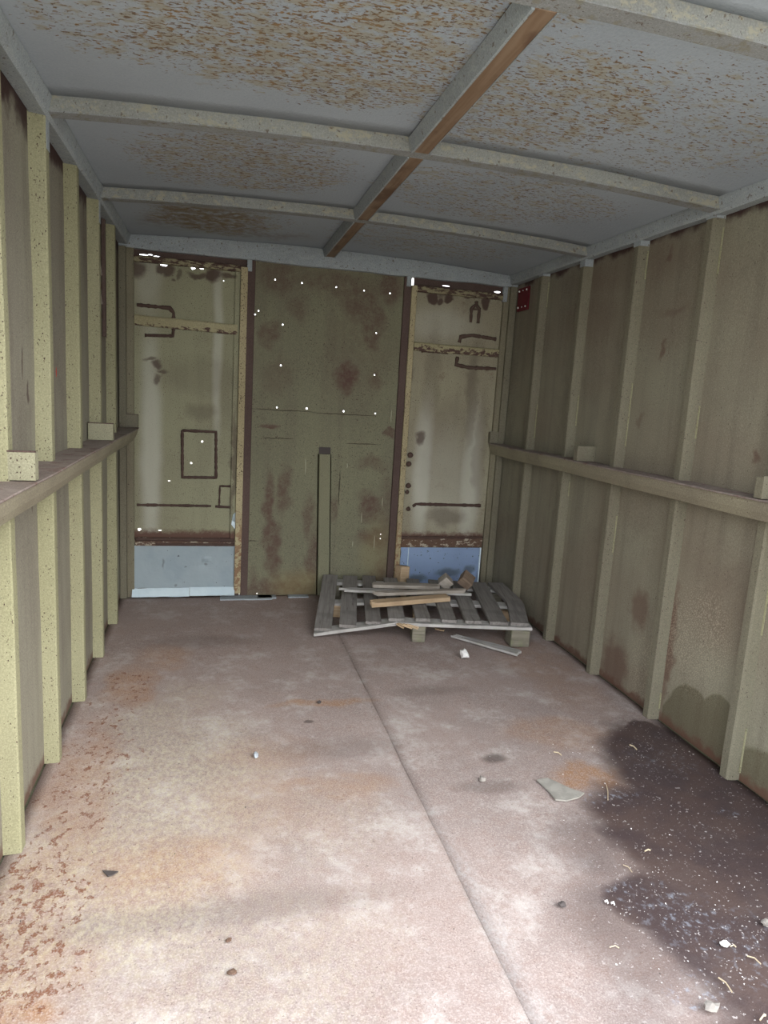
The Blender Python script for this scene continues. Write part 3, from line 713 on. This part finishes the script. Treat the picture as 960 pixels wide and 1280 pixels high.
# blue-grey kick sheet with folded lip
def sheet(name, x0, x1, z0, z1, mat, parent, dent=None, y=D-.012):
    bm = bmesh.new(); nx, nz = 30, 20; g = []
    for i in range(nx+1):
        row = []
        for j in range(nz+1):
            x = x0+(x1-x0)*i/nx; z = z0+(z1-z0)*j/nz
            d = .004*mnoise.noise(Vector((x*5, z*6, 1)))
            if dent:
                for (cx, cz, r, h) in dent: d += h*math.exp(-((x-cx)**2+(z-cz)**2)/r**2)
            if j == 0: z += .004*mnoise.noise(Vector((x*12, 3, 3)))
            if i == 0: x += .006*mnoise.noise(Vector((z*20, 3, 3)))
            row.append(bm.verts.new((x, y+d, z)))
        g.append(row)
    for i in range(nx):
        for j in range(nz): bm.faces.new((g[i][j], g[i+1][j], g[i+1][j+1], g[i][j+1]))
    bmesh.ops.solidify(bm, geom=bm.faces[:], thickness=-.002)
    return link(name, bm, mat, parent, smooth=False)
px_, pz_ = px2(258, 699)
ks = lab(sheet('kick_sheet', .074, .668, .055, .322, M_blueL, dl, dent=[(px_, pz_, .014, -.012), (px_-.01, pz_-.03, .03, .008), (.15, .2, .05, .004)]), 'bright blue-grey metal sheet across the foot of the door')
for a, b, s in ((.066, .40, 0), (.402, .672, .004)):
    extr('sheet_lip', [(D-.050, .010), (D-.052, .014), (D-.016, .056), (D-.012, .056), (D-.012, .050), (D-.046, .010)], a, b, M_blueL, ks, axis='x', n=10, fn=lambda p, s=s: Vector((p.x, p.y, p.z+s+.004*mnoise.noise(Vector((p.x*14, 0, 0))))))
bx('door_sill', .078, .70, D+.0, D+.012, 0, .34, M_strip, dl)
# right door
dr = door('door_2', 1.738, 2.318, M_doorR, [hz(521, 362, .02, .003)], 0, 1.97)
bx('door_trim', 1.701, 1.736, D-.030, D+.008, .02, 1.98, M_trim, dr, bevel=.002)
lab(bx('door_header', 1.736, 2.318, D-.022, D+.008, 1.945, 1.982, M_head, dr, bevel=.003), 'rust-speckled cream top rail of the door')
hg = bx('header_gap', 1.72, 2.318, D+.001, D+.01, 1.98, 2.035, M_strip, dr)
punch(hg, [((2.28, D+.005, 1.995), .022, .006), ((1.93, D+.005, 2.0), .03, .003)])
lab(extr('crossbar', [(D+.004, 1.590), (D-.016, 1.590), (D-.018, 1.596), (D-.018, 1.636), (D-.012, 1.642), (D+.004, 1.642)], 1.742, 2.315, M_bar, dr, axis='x', n=20, fn=lambda p: Vector((p.x, p.y, p.z-.004*(p.x-1.74)/.6+.002*mnoise.noise(Vector((p.x*8, 0, 0)))))), 'cream crossbar heavily chipped brown')
weld_line('sealant_bead', [px2(574, 428), px2(576, 421), px2(590, 419), px2(620, 424)], .012, M_bead, dr)
weld_line('sealant_bead', [px2(572, 446), px2(570, 456), px2(586, 459.5), px2(620, 461)], .012, M_bead, dr)
weld_line('sealant_bead', [px2(527, 439), px2(560, 441)], .008, M_bead, dr)
weld_line('sealant_bead', [px2(516, 633), px2(520, 630), px2(560, 631), px2(601, 632)], .011, M_bead, dr)
# clamp-shaped hook at the top
hk = weld_line('hook', [px2(588, 403), px2(589, 386), px2(594, 381), px2(599, 386), px2(597, 404)], .010, M_bead, dr, y=D-.010)
weld_line('hook_pin', [px2(590, 387), px2(598, 387)], .006, M_bead, hk, y=D-.012); weld_line('hook_pin', [px2(595, 377), px2(595, 383)], .009, M_bead, hk, y=D-.012)
lab(hk, 'rusty U-shaped hook')
# lock knobs along the left edge
for (u, v, r) in ((513, 569, .019), (511, 580, .018), (510.5, 607, .018), (509, 615, .014), (510.5, 636, .015)):
    p = at(u, v, 1, D-.012); bm = bmesh.new(); bmesh.ops.create_icosphere(bm, subdivisions=2, radius=r)
    for q in bm.verts:
        q.co *= 1+.12*mnoise.noise(q.co*60+Vector((u, v, 0))); q.co.y *= .7
    link('rusted_bolt', bm, M_bead, dr, loc=p, smooth=True)
rb = bx('rusted_rail', 1.742, 2.315, D-.010, D+.004, .318, .392, M_rustbar, dr, bevel=.003)
weld_line('rust_ledge', [(1.742, .385), (2.315, .388)], .009, M_bead, rb, y=D-.012)
ks = lab(sheet('kick_sheet', 1.742, 2.306, .02, .318, M_blueR, dr, dent=[(1.80, .17, .012, .003)]), 'sky-blue metal sheet across the foot of the door')
bx('sheet_seam', 1.792, 1.797, D-.016, D-.006, .03, .318, M_blueL, ks); bx('sheet_seam', 2.299, 2.308, D-.018, D-.006, .03, .318, M_blueL, ks)
bx('door_sill', 1.70, 2.318, D+.0, D+.012, 0, .34, M_strip, dr)
# threshold plates on the floor at the foot of the back wall
for (u0, u1, v) in ((275, 340, 747), (322, 345, 745), (360, 385, 744)):
    a = at(u0, v+2, 2, 0); b = at(u1, v+1, 2, 0)
    lab(bx('floor_strip', a.x, b.x, min(a.y, b.y)-.02, D-.02, -.004, .006, M_corn, floor, bevel=.001), 'thin grey metal strip at the foot of the wall')

# ------------------------------------------------------------------ wooden pieces
def plank(L, wd, th, jag0=0.0, jag1=0.0, seg=9, n=10, warp=.0, taper0=1.0, taper1=1.0, seed=0, thinend=False):
    """board along local x from 0 to L, ragged ends, slight warp; z=0 is its underside"""
    rnd = random.Random(seed); bm = bmesh.new()
    e0 = [rnd.uniform(0, jag0) for _ in range(seg+1)]; e1 = [rnd.uniform(0, jag1) for _ in range(seg+1)]
    ph = rnd.random()*20; top = []; bot = []
    for i in range(n+1):
        rt, rb_ = [], []
        f = i/n
        for j in range(seg+1):
            y = (j/seg-.5)*wd*(taper0+(taper1-taper0)*f)
            x = e0[j]+(L-e1[j]-e0[j])*f
            z = warp*math.sin(math.pi*f)+.0012*mnoise.noise(Vector((x*9, y*40, ph)))
            yy = y+.0015*mnoise.noise(Vector((x*7, 0, ph+5)))
            rt.append(bm.verts.new((x, yy, z+th))); rb_.append(bm.verts.new((x+.002*rnd.uniform(-1, 1), yy, z)))
        top.append(rt); bot.append(rb_)
    for i in range(n):
        for j in range(seg):
            bm.faces.new((top[i][j], top[i+1][j], top[i+1][j+1], top[i][j+1])); bm.faces.new((bot[i][j], bot[i][j+1], bot[i+1][j+1], bot[i+1][j]))
        bm.faces.new((top[i][0], bot[i][0], bot[i+1][0], top[i+1][0])); bm.faces.new((top[i][seg], top[i+1][seg], bot[i+1][seg], bot[i][seg]))
    for j in range(seg):
        bm.faces.new((top[0][j], top[0][j+1], bot[0][j+1], bot[0][j])); bm.faces.new((top[n][j], bot[n][j], bot[n][j+1], top[n][j+1]))
    return bm
def place(o, a, b, roll=0.0):
    """put local x axis from world a towards b, with local z up-ish"""
    a = Vector(a); b = Vector(b); x = (b-a).normalized(); z = Vector((0, 0, 1)); z = (z-x*z.dot(x)).normalized(); y = z.cross(x)
    m = Matrix((x, y, z)).transposed()
    m = m @ Matrix.Rotation(roll, 3, 'X')
    o.rotation_euler = m.to_euler(); o.location = a

PA = Vector((1.072, 3.462, 0)); PB = Vector((2.215, 3.215, 0))     # pallet front edge, floor plan
e1 = (PB-PA); LP = e1.length; e1.normalize(); e2 = Vector((-e1.y, e1.x, 0)); DP = .78
def hfront(s):
    if s < .40: return .024+(.112-.024)*(s/.40)
    return .112-.012*math.sin((s-.40)/.60*math.pi)*.0+.004*(s-.4)
def hdeck(s, tt):     # underside height of the deck boards
    return hfront(s)*(1-min(1, tt/.95))+.122*min(1, tt/.95)
def pp(s, tt, z): return PA+e1*(LP*s)+e2*(DP*tt)+Vector((0, 0, z))
pal = bpy.data.objects.new('pallet', None); C.objects.link(pal)
tag(pal, 'broken grey weathered wooden pallet against the back wall, front left corner sagging to the floor', 'pallet')
def s_from_u(u, tt, dz=.02):
    best = None
    for k in range(0, 1001):
        s = -.05+1.12*k/1000; p = pp(s, tt, hdeck(s, tt)+dz); d = p-CAM; uu = 480+F_PX*d.dot(RT)/d.dot(FW)
        if best is None or abs(uu-u) < best[0]: best = (abs(uu-u), s)
    return best[1]
fu = [403.5, 434.5, 467, 496, 529, 562, 592, 624, 650]; bu = [413, 438, 461, 488, 516, 543, 571, 598, 620]
wds = [.092, .092, .085, .088, .080, .080, .088, .100, .098]
wpal = {}
for k in range(9):
    s0 = s_from_u(fu[k], .0); s1 = s_from_u(bu[k], .98)
    a = pp(s0, .005, hdeck(s0, 0)+.0015); b = pp(s1, 1.0+(.03 if k == 2 else 0), hdeck(s1, 1)+.0015)
    bm = plank((b-a).length, wds[k], .017, .004, .004, seed=k+3, warp=(.006 if k == 8 else 0))
    if k == 8:      # the outermost board is cracked and kinks downwards
        for v in bm.verts:
            f = v.co.x/(b-a).length
            v.co.y -= .045*(f/.45 if f < .45 else (1-f)/.55); v.co.z += .006*(f if f < .45 else .45)
    o = link('deck_board', bm, M_wgrey, pal); place(o, a, b)
# stringer boards: front one snapped where it meets the floor-bound end
segs = [(0.0, .385, M_wpale, 0, .03), (.375, 1.0, M_wpale, .02, 0)]
for (sa, sb, m, j0, j1) in segs:
    a = pp(sa, .05, hfront(sa)-.018); b = pp(sb, .05, hfront(sb)-.018)
    o = link('stringer_board', plank((b-a).length, .09, .017, j0, j1, seed=int(sa*50)+31), m, pal); place(o, a, b)
lab(o, 'silvery front stringer board snapped near its left third')
for tt, sd in ((.50, 41), (.92, 42)):
    za, zc, zb_ = hdeck(0, tt)-.018, hdeck(.4, tt)-.018, hdeck(1, tt)-.018
    for (sa, sb, z1_, z2_) in ((0.01, .40, za, zc), (.40, .995, zc, zb_)):
        a = pp(sa, tt, z1_); b = pp(sb, tt, z2_)
        o = link('stringer_board', plank((b-a).length, .085, .017, .002, .002, seed=sd+int(sa*10)), M_wpale, pal); place(o, a, b)
def pblock(s, tt, lx, ly, h, mat, rz=0.0, tx=0.0, z=0.0, seed=0):
    bm = bmesh.new(); box(bm, -lx/2, lx/2, -ly/2, ly/2, 0, h)
    bmesh.ops.bevel(bm, geom=bm.edges[:], offset=.004, segments=1, affect='EDGES')
    bmesh.ops.subdivide_edges(bm, edges=bm.edges[:], cuts=2, use_grid_fill=True)
    for v in bm.verts: v.co += Vector((mnoise.noise(v.co*30+Vector((seed, 0, 0))), mnoise.noise(v.co*30+Vector((0, seed, 0))), 0))*.002
    o = link('pallet_block', bm, mat, pal, loc=pp(s, tt, z), rot=(tx, 0, math.atan2(e1.y, e1.x)+rz))
    return o
lab(pblock(.945, .055, .105, .10, .092, M_wblock, .12, seed=1), 'mossy grey block under the front right corner')
pblock(.478, .055, .072, .10, .092, M_wblock, .02, seed=2)
pblock(.085, .50, .07, .09, .072, M_wnew, .05, seed=3)
pblock(.505, .50, .07, .09, .084, M_wnew, .0, seed=4)
pblock(.93, .50, .08, .09, .084, M_wnew, .1, seed=5)
for s in (.06, .5, .94): pblock(s, .925, .08, .10, .098, M_wblock, .02, seed=int(s*20)+6)
# splintered break at the stringer
for k, (dx, L, an) in enumerate(((0, .08, -.3), (.02, .09, -.1), (-.01, .055, -1.0), (.04, .07, .2))):
    p = pp(.385, -.01, hfront(.385)-.012) + e1*dx
    bm = plank(L, .018, .008, .0, .02, seg=3, n=3, taper1=.3, seed=60+k)
    o = link('splinter', bm, M_wnew, pal); place(o, p, p+Vector((math.cos(an), math.sin(an)*.6-.3, -.25)))

# loose boards lying on the pallet
ZT = .144
def loose(name, ua, va, ub, vb, z, wd, th, mat, label, j0=.03, j1=.02, seed=0, roll=0, group=None, z2=None, taper1=1.0):
    a = at(ua, va, 2, z); b = at(ub, vb, 2, z2 or z)
    o = link(name, plank((b-a).length, wd, th, j0, j1, seed=seed, taper1=taper1), mat); place(o, a, b, roll)
    return tag(o, label, 'board', 'loose broken boards on the pallet')
loose('broken_board', 419, 738, 590, 744, ZT+.002, .055, .014, M_wpale, 'long thin silver-edged broken board lying lowest across the pallet, reaching furthest left', .12, .09, 11, taper1=.6)
loose('broken_board', 465, 733, 550, 735.5, ZT+.022, .06, .020, M_wold, 'short brown-edged broken board nearest the back wall on the pallet', .01, .03, 12)
loose('broken_board', 464, 744, 583, 740, ZT+.021, .045, .018, M_wold, 'middle broken board of the small heap on the pallet, grey with a jagged left end', .10, .09, 13, z2=ZT+.024)
loose('broken_board', 461, 757.5, 561, 749.5, ZT+.003, .055, .026, M_wnew, 'fresh split pine board with pale yellow edge lying nearest the camera on the pallet', .05, .02, 14, roll=.08)
# three offcuts standing behind
def offcut(name, u, v, z, y, sx_, sy_, sz_, rot, mat, label):
    bm = bmesh.new(); box(bm, -sx_/2, sx_/2, -sy_/2, sy_/2, -sz_/2, sz_/2)
    bmesh.ops.bevel(bm, geom=bm.edges[:], offset=.003, segments=1, affect='EDGES')
    bmesh.ops.subdivide_edges(bm, edges=bm.edges[:], cuts=2, use_grid_fill=True)
    for q in bm.verts: q.co += Vector((mnoise.noise(q.co*35), mnoise.noise(q.co*35+Vector((9, 0, 0))), 0))*.003
    R = Euler(rot).to_matrix(); lo = min((R @ q.co).z for q in bm.verts)
    p = at(u, v, 2, z-lo+.001) if y is None else Vector((at(u, v, 1, y).x, y, z-lo+.001))
    o = link(name, bm, mat, loc=p, rot=rot)
    return tag(o, label, 'wood block', None)
offcut('wood_offcut', 502, 720, 0, 4.172, .070, .07, .20, (-.10, .12, .35), M_wnew, 'light pine block standing upright behind the pallet in front of the cream door trim')
offcut('wood_offcut', 557, 727, .1455, None, .066, .075, .066, (.2, .75, -.1), M_wold, 'whitish grey block tipped on its corner in front of the sky-blue sheet')
offcut('wood_offcut', 583, 725, .1455, None, .080, .10, .058, (.35, .62, -.35), wood('brown_block_wood', srgb('8f7c6a'), srgb('7d6b5b'), srgb('54473d')), 'brown square-ended block leaning at an angle in front of the blue sheet at the right')
# splintered lath on the floor
a = at(560, 794, 2, .006); b = at(650, 818, 2, .006)
o = link('splintered_lath', plank((b-a).length, .075, .012, .16, .02, seed=21, taper0=.5), M_wpale); place(o, a, b)
tag(o, 'splintered silver-grey lath on the floor in front of the pallet near its mossy block', 'board')
a = at(543, 786, 2, .006); b = at(556, 789, 2, .006)
o = link('wood_splinter', plank((b-a).length, .02, .006, .01, .02, seg=3, n=3, seed=22), M_wnew); place(o, a, b)
tag(o, 'tiny fresh pine splinter on the floor beneath the middle of the pallet front', 'splinter')

# ------------------------------------------------------------------ litter on the floor
def flat_poly(name, pix, th, mat, label, cat, curl=0.0, group=None):
    pts = [at(u, v, 2, 0) for u, v in pix]; c = sum(pts, Vector())/len(pts)
    bm = bmesh.new(); tz = [curl*random.random() for _ in pts]
    top = [bm.verts.new((p.x-c.x, p.y-c.y, th+z)) for p, z in zip(pts, tz)]; bot = [bm.verts.new((p.x-c.x, p.y-c.y, z)) for p, z in zip(pts, tz)]
    ct = bm.verts.new((0, 0, th+curl*.3)); cb_ = bm.verts.new((0, 0, curl*.3)); n = len(pts)
    for k in range(n):
        bm.faces.new((top[k], top[(k+1) % n], ct)); bm.faces.new((bot[(k+1) % n], bot[k], cb_)); bm.faces.new((top[k], bot[k], bot[(k+1) % n], top[(k+1) % n]))
    o = link(name, bm, mat, loc=(c.x, c.y, .002)); return tag(o, label, cat, group)
flat_poly('cardboard_scrap', [(671, 977), (684, 975), (697, 980), (712, 988), (730, 994), (724, 999), (708, 1003), (694, 1002), (686, 991)], .005, M_card, 'flat pale grey cardboard scrap at the edge of the dark wet stain', 'scrap', .004)
def crumple(name, u, v, r, mat, label, cat, sc=(1, 1, .6), seed=0):
    p = at(u, v, 2, 0); bm = bmesh.new(); bmesh.ops.create_icosphere(bm, subdivisions=2, radius=r)
    for q in bm.verts:
        q.co *= 1+.55*mnoise.noise(q.co*(1.2/r)+Vector((seed*3.1, 0, 0))); q.co = Vector((q.co.x*sc[0], q.co.y*sc[1], q.co.z*sc[2]))
    zmin = min(q.co.z for q in bm.verts)
    o = link(name, bm, mat, loc=(p.x, p.y, -zmin+.0)); return tag(o, label, cat)
crumple('crumpled_paper', 580, 823, .026, M_white, 'crumpled white paper scrap on the floor in front of the pallet', 'paper', (.8, 1, .9), 1)
crumple('plastic_scrap', 320, 946, .012, M_film, 'small shiny clear plastic scrap on the floor left of the seam', 'plastic', (.7, 1.3, .7), 2)
flat_poly('grey_shard', [(128, 1090), (148, 1091), (141, 1096), (135, 1097)], .003, M_grit, 'small dark grey triangular shard on the floor near the left wall', 'shard', .003)
crumple('stone', 603, 976, .012, M_rub, 'small grey pebble on the floor just left of the dark smudges', 'stone', (1, 1, .7), 3)
crumple('stone', 399, 879, .009, M_grit, 'dark pebble on the floor left of the seam beside the orange streak', 'stone', (1, 1, .6), 4)
crumple('rust_flake', 290, 1217, .008, M_rustbar, 'reddish rust lump on the floor at the bottom left of centre', 'rust flake', (1.2, 1, .5), 5)
crumple('rust_flake', 286, 1176, .006, M_rustbar, 'smaller rust flake above the reddish lump at the bottom left of centre', 'rust flake', (1.3, 1, .4), 6)
crumple('stone', 702, 1133, .009, M_grit, 'dark pebble left of the pale smears in the wet stain', 'stone', (1.2, 1, .6), 7)
crumple('paper_bit', 905, 1182, .010, M_white, 'brightest white paper bit in the dark stain at the right', 'paper', (1.3, 1, .5), 8)
crumple('rubble_lump', 889, 1262, .014, M_rub, 'grey lump of rubble at the lower right edge of the stain', 'rubble', (1.3, 1, .6), 9)
crumple('rubble_lump', 957, 1157, .012, M_rub, 'pale lump of rubble in the stain at the right edge of the frame', 'rubble', (1.0, 1, .6), 10)
def stick(u0, v0, u1, v1, r, label, mat=None):
    a = at(u0, v0, 2, r); b = at(u1, v1, 2, r); bm = bmesh.new(); m = (a+b)/2+Vector((.004, .003, .002))
    pts = [Vector((0, 0, 0)), m-a, b-a]
    prev = None
    tube(bm, pts, r, 5); o = link('straw', bm, mat or M_straw, loc=a)
    return tag(o, label, 'straw', 'straws and slivers on the stain')
stick(758, 981, 760, 1000, .0022, 'pale upright-lying sliver beside the blue-grey smear')
stick(692, 940, 702, 944, .0028, 'short white sliver on the dusty floor above the cardboard scrap')
stick(787, 931, 796, 937, .0028, 'short white sliver near the top of the dark stain')
stick(898, 1222, 915, 1240, .0022, 'long tan sliver near the bottom right of the stain')
stick(934, 1195, 951, 1205, .0018, 'thin tan sliver right of the white paper bit')
stick(779, 1081, 790, 1090, .0015, 'thin straw in the middle of the stain')
stick(950, 1275, 957, 1269, .0028, 'short white sliver at the bottom right corner')
stick(806, 1064, 813, 1063, .0025, 'short white sliver right of the middle straw')
stick(762, 1184, 774, 1185, .0015, 'thin tan straw at the lower left edge of the stain')
stick(913, 1183, 920, 1184, .0018, 'short straw touching the white paper bit')
stick(756, 1127, 760, 1129, .0035, 'left of the two white chips on the blue-grey smear', M_white)
stick(764, 1129, 768, 1131, .0035, 'right of the two white chips on the blue-grey smear', M_white)
# crumbs: grit nobody could count
bm = bmesh.new(); rnd = random.Random(5)
def crumb(x, y, r):
    c = Vector((x, y, r*.3)); vs = [bm.verts.new(c+Vector((rnd.uniform(-1, 1), rnd.uniform(-1, 1), rnd.uniform(-.3, 1)))*r) for _ in range(4)]
    for f in ((0, 1, 2), (0, 1, 3), (1, 2, 3), (0, 2, 3)): bm.faces.new([vs[q] for q in f])
for k in range(420):
    g = rnd.random()
    if g < .45: x, y = rnd.gauss(1.78, .16), rnd.gauss(1.32, .16)
    elif g < .75: x, y = rnd.uniform(1.75, 2.36), rnd.uniform(1.9, 2.25)
    else: x, y = rnd.uniform(1.5, 2.36), rnd.uniform(.9, 2.2)
    if x < W-.03: crumb(x, y, rnd.choice((.0012, .0015, .002, .003)))
o = link('white_crumbs', bm, M_white); tag(o, 'fine white crumbs scattered over the dark wet stain', 'crumbs'); o['kind'] = 'stuff'
bm = bmesh.new()
for k in range(160):
    crumb(rnd.uniform(.1, 1.9), rnd.uniform(1.1, 3.6), rnd.choice((.0015, .002, .003)))
o = link('dark_grit', bm, M_grit); tag(o, 'fine dark grit scattered over the dusty floor', 'grit'); o['kind'] = 'stuff'
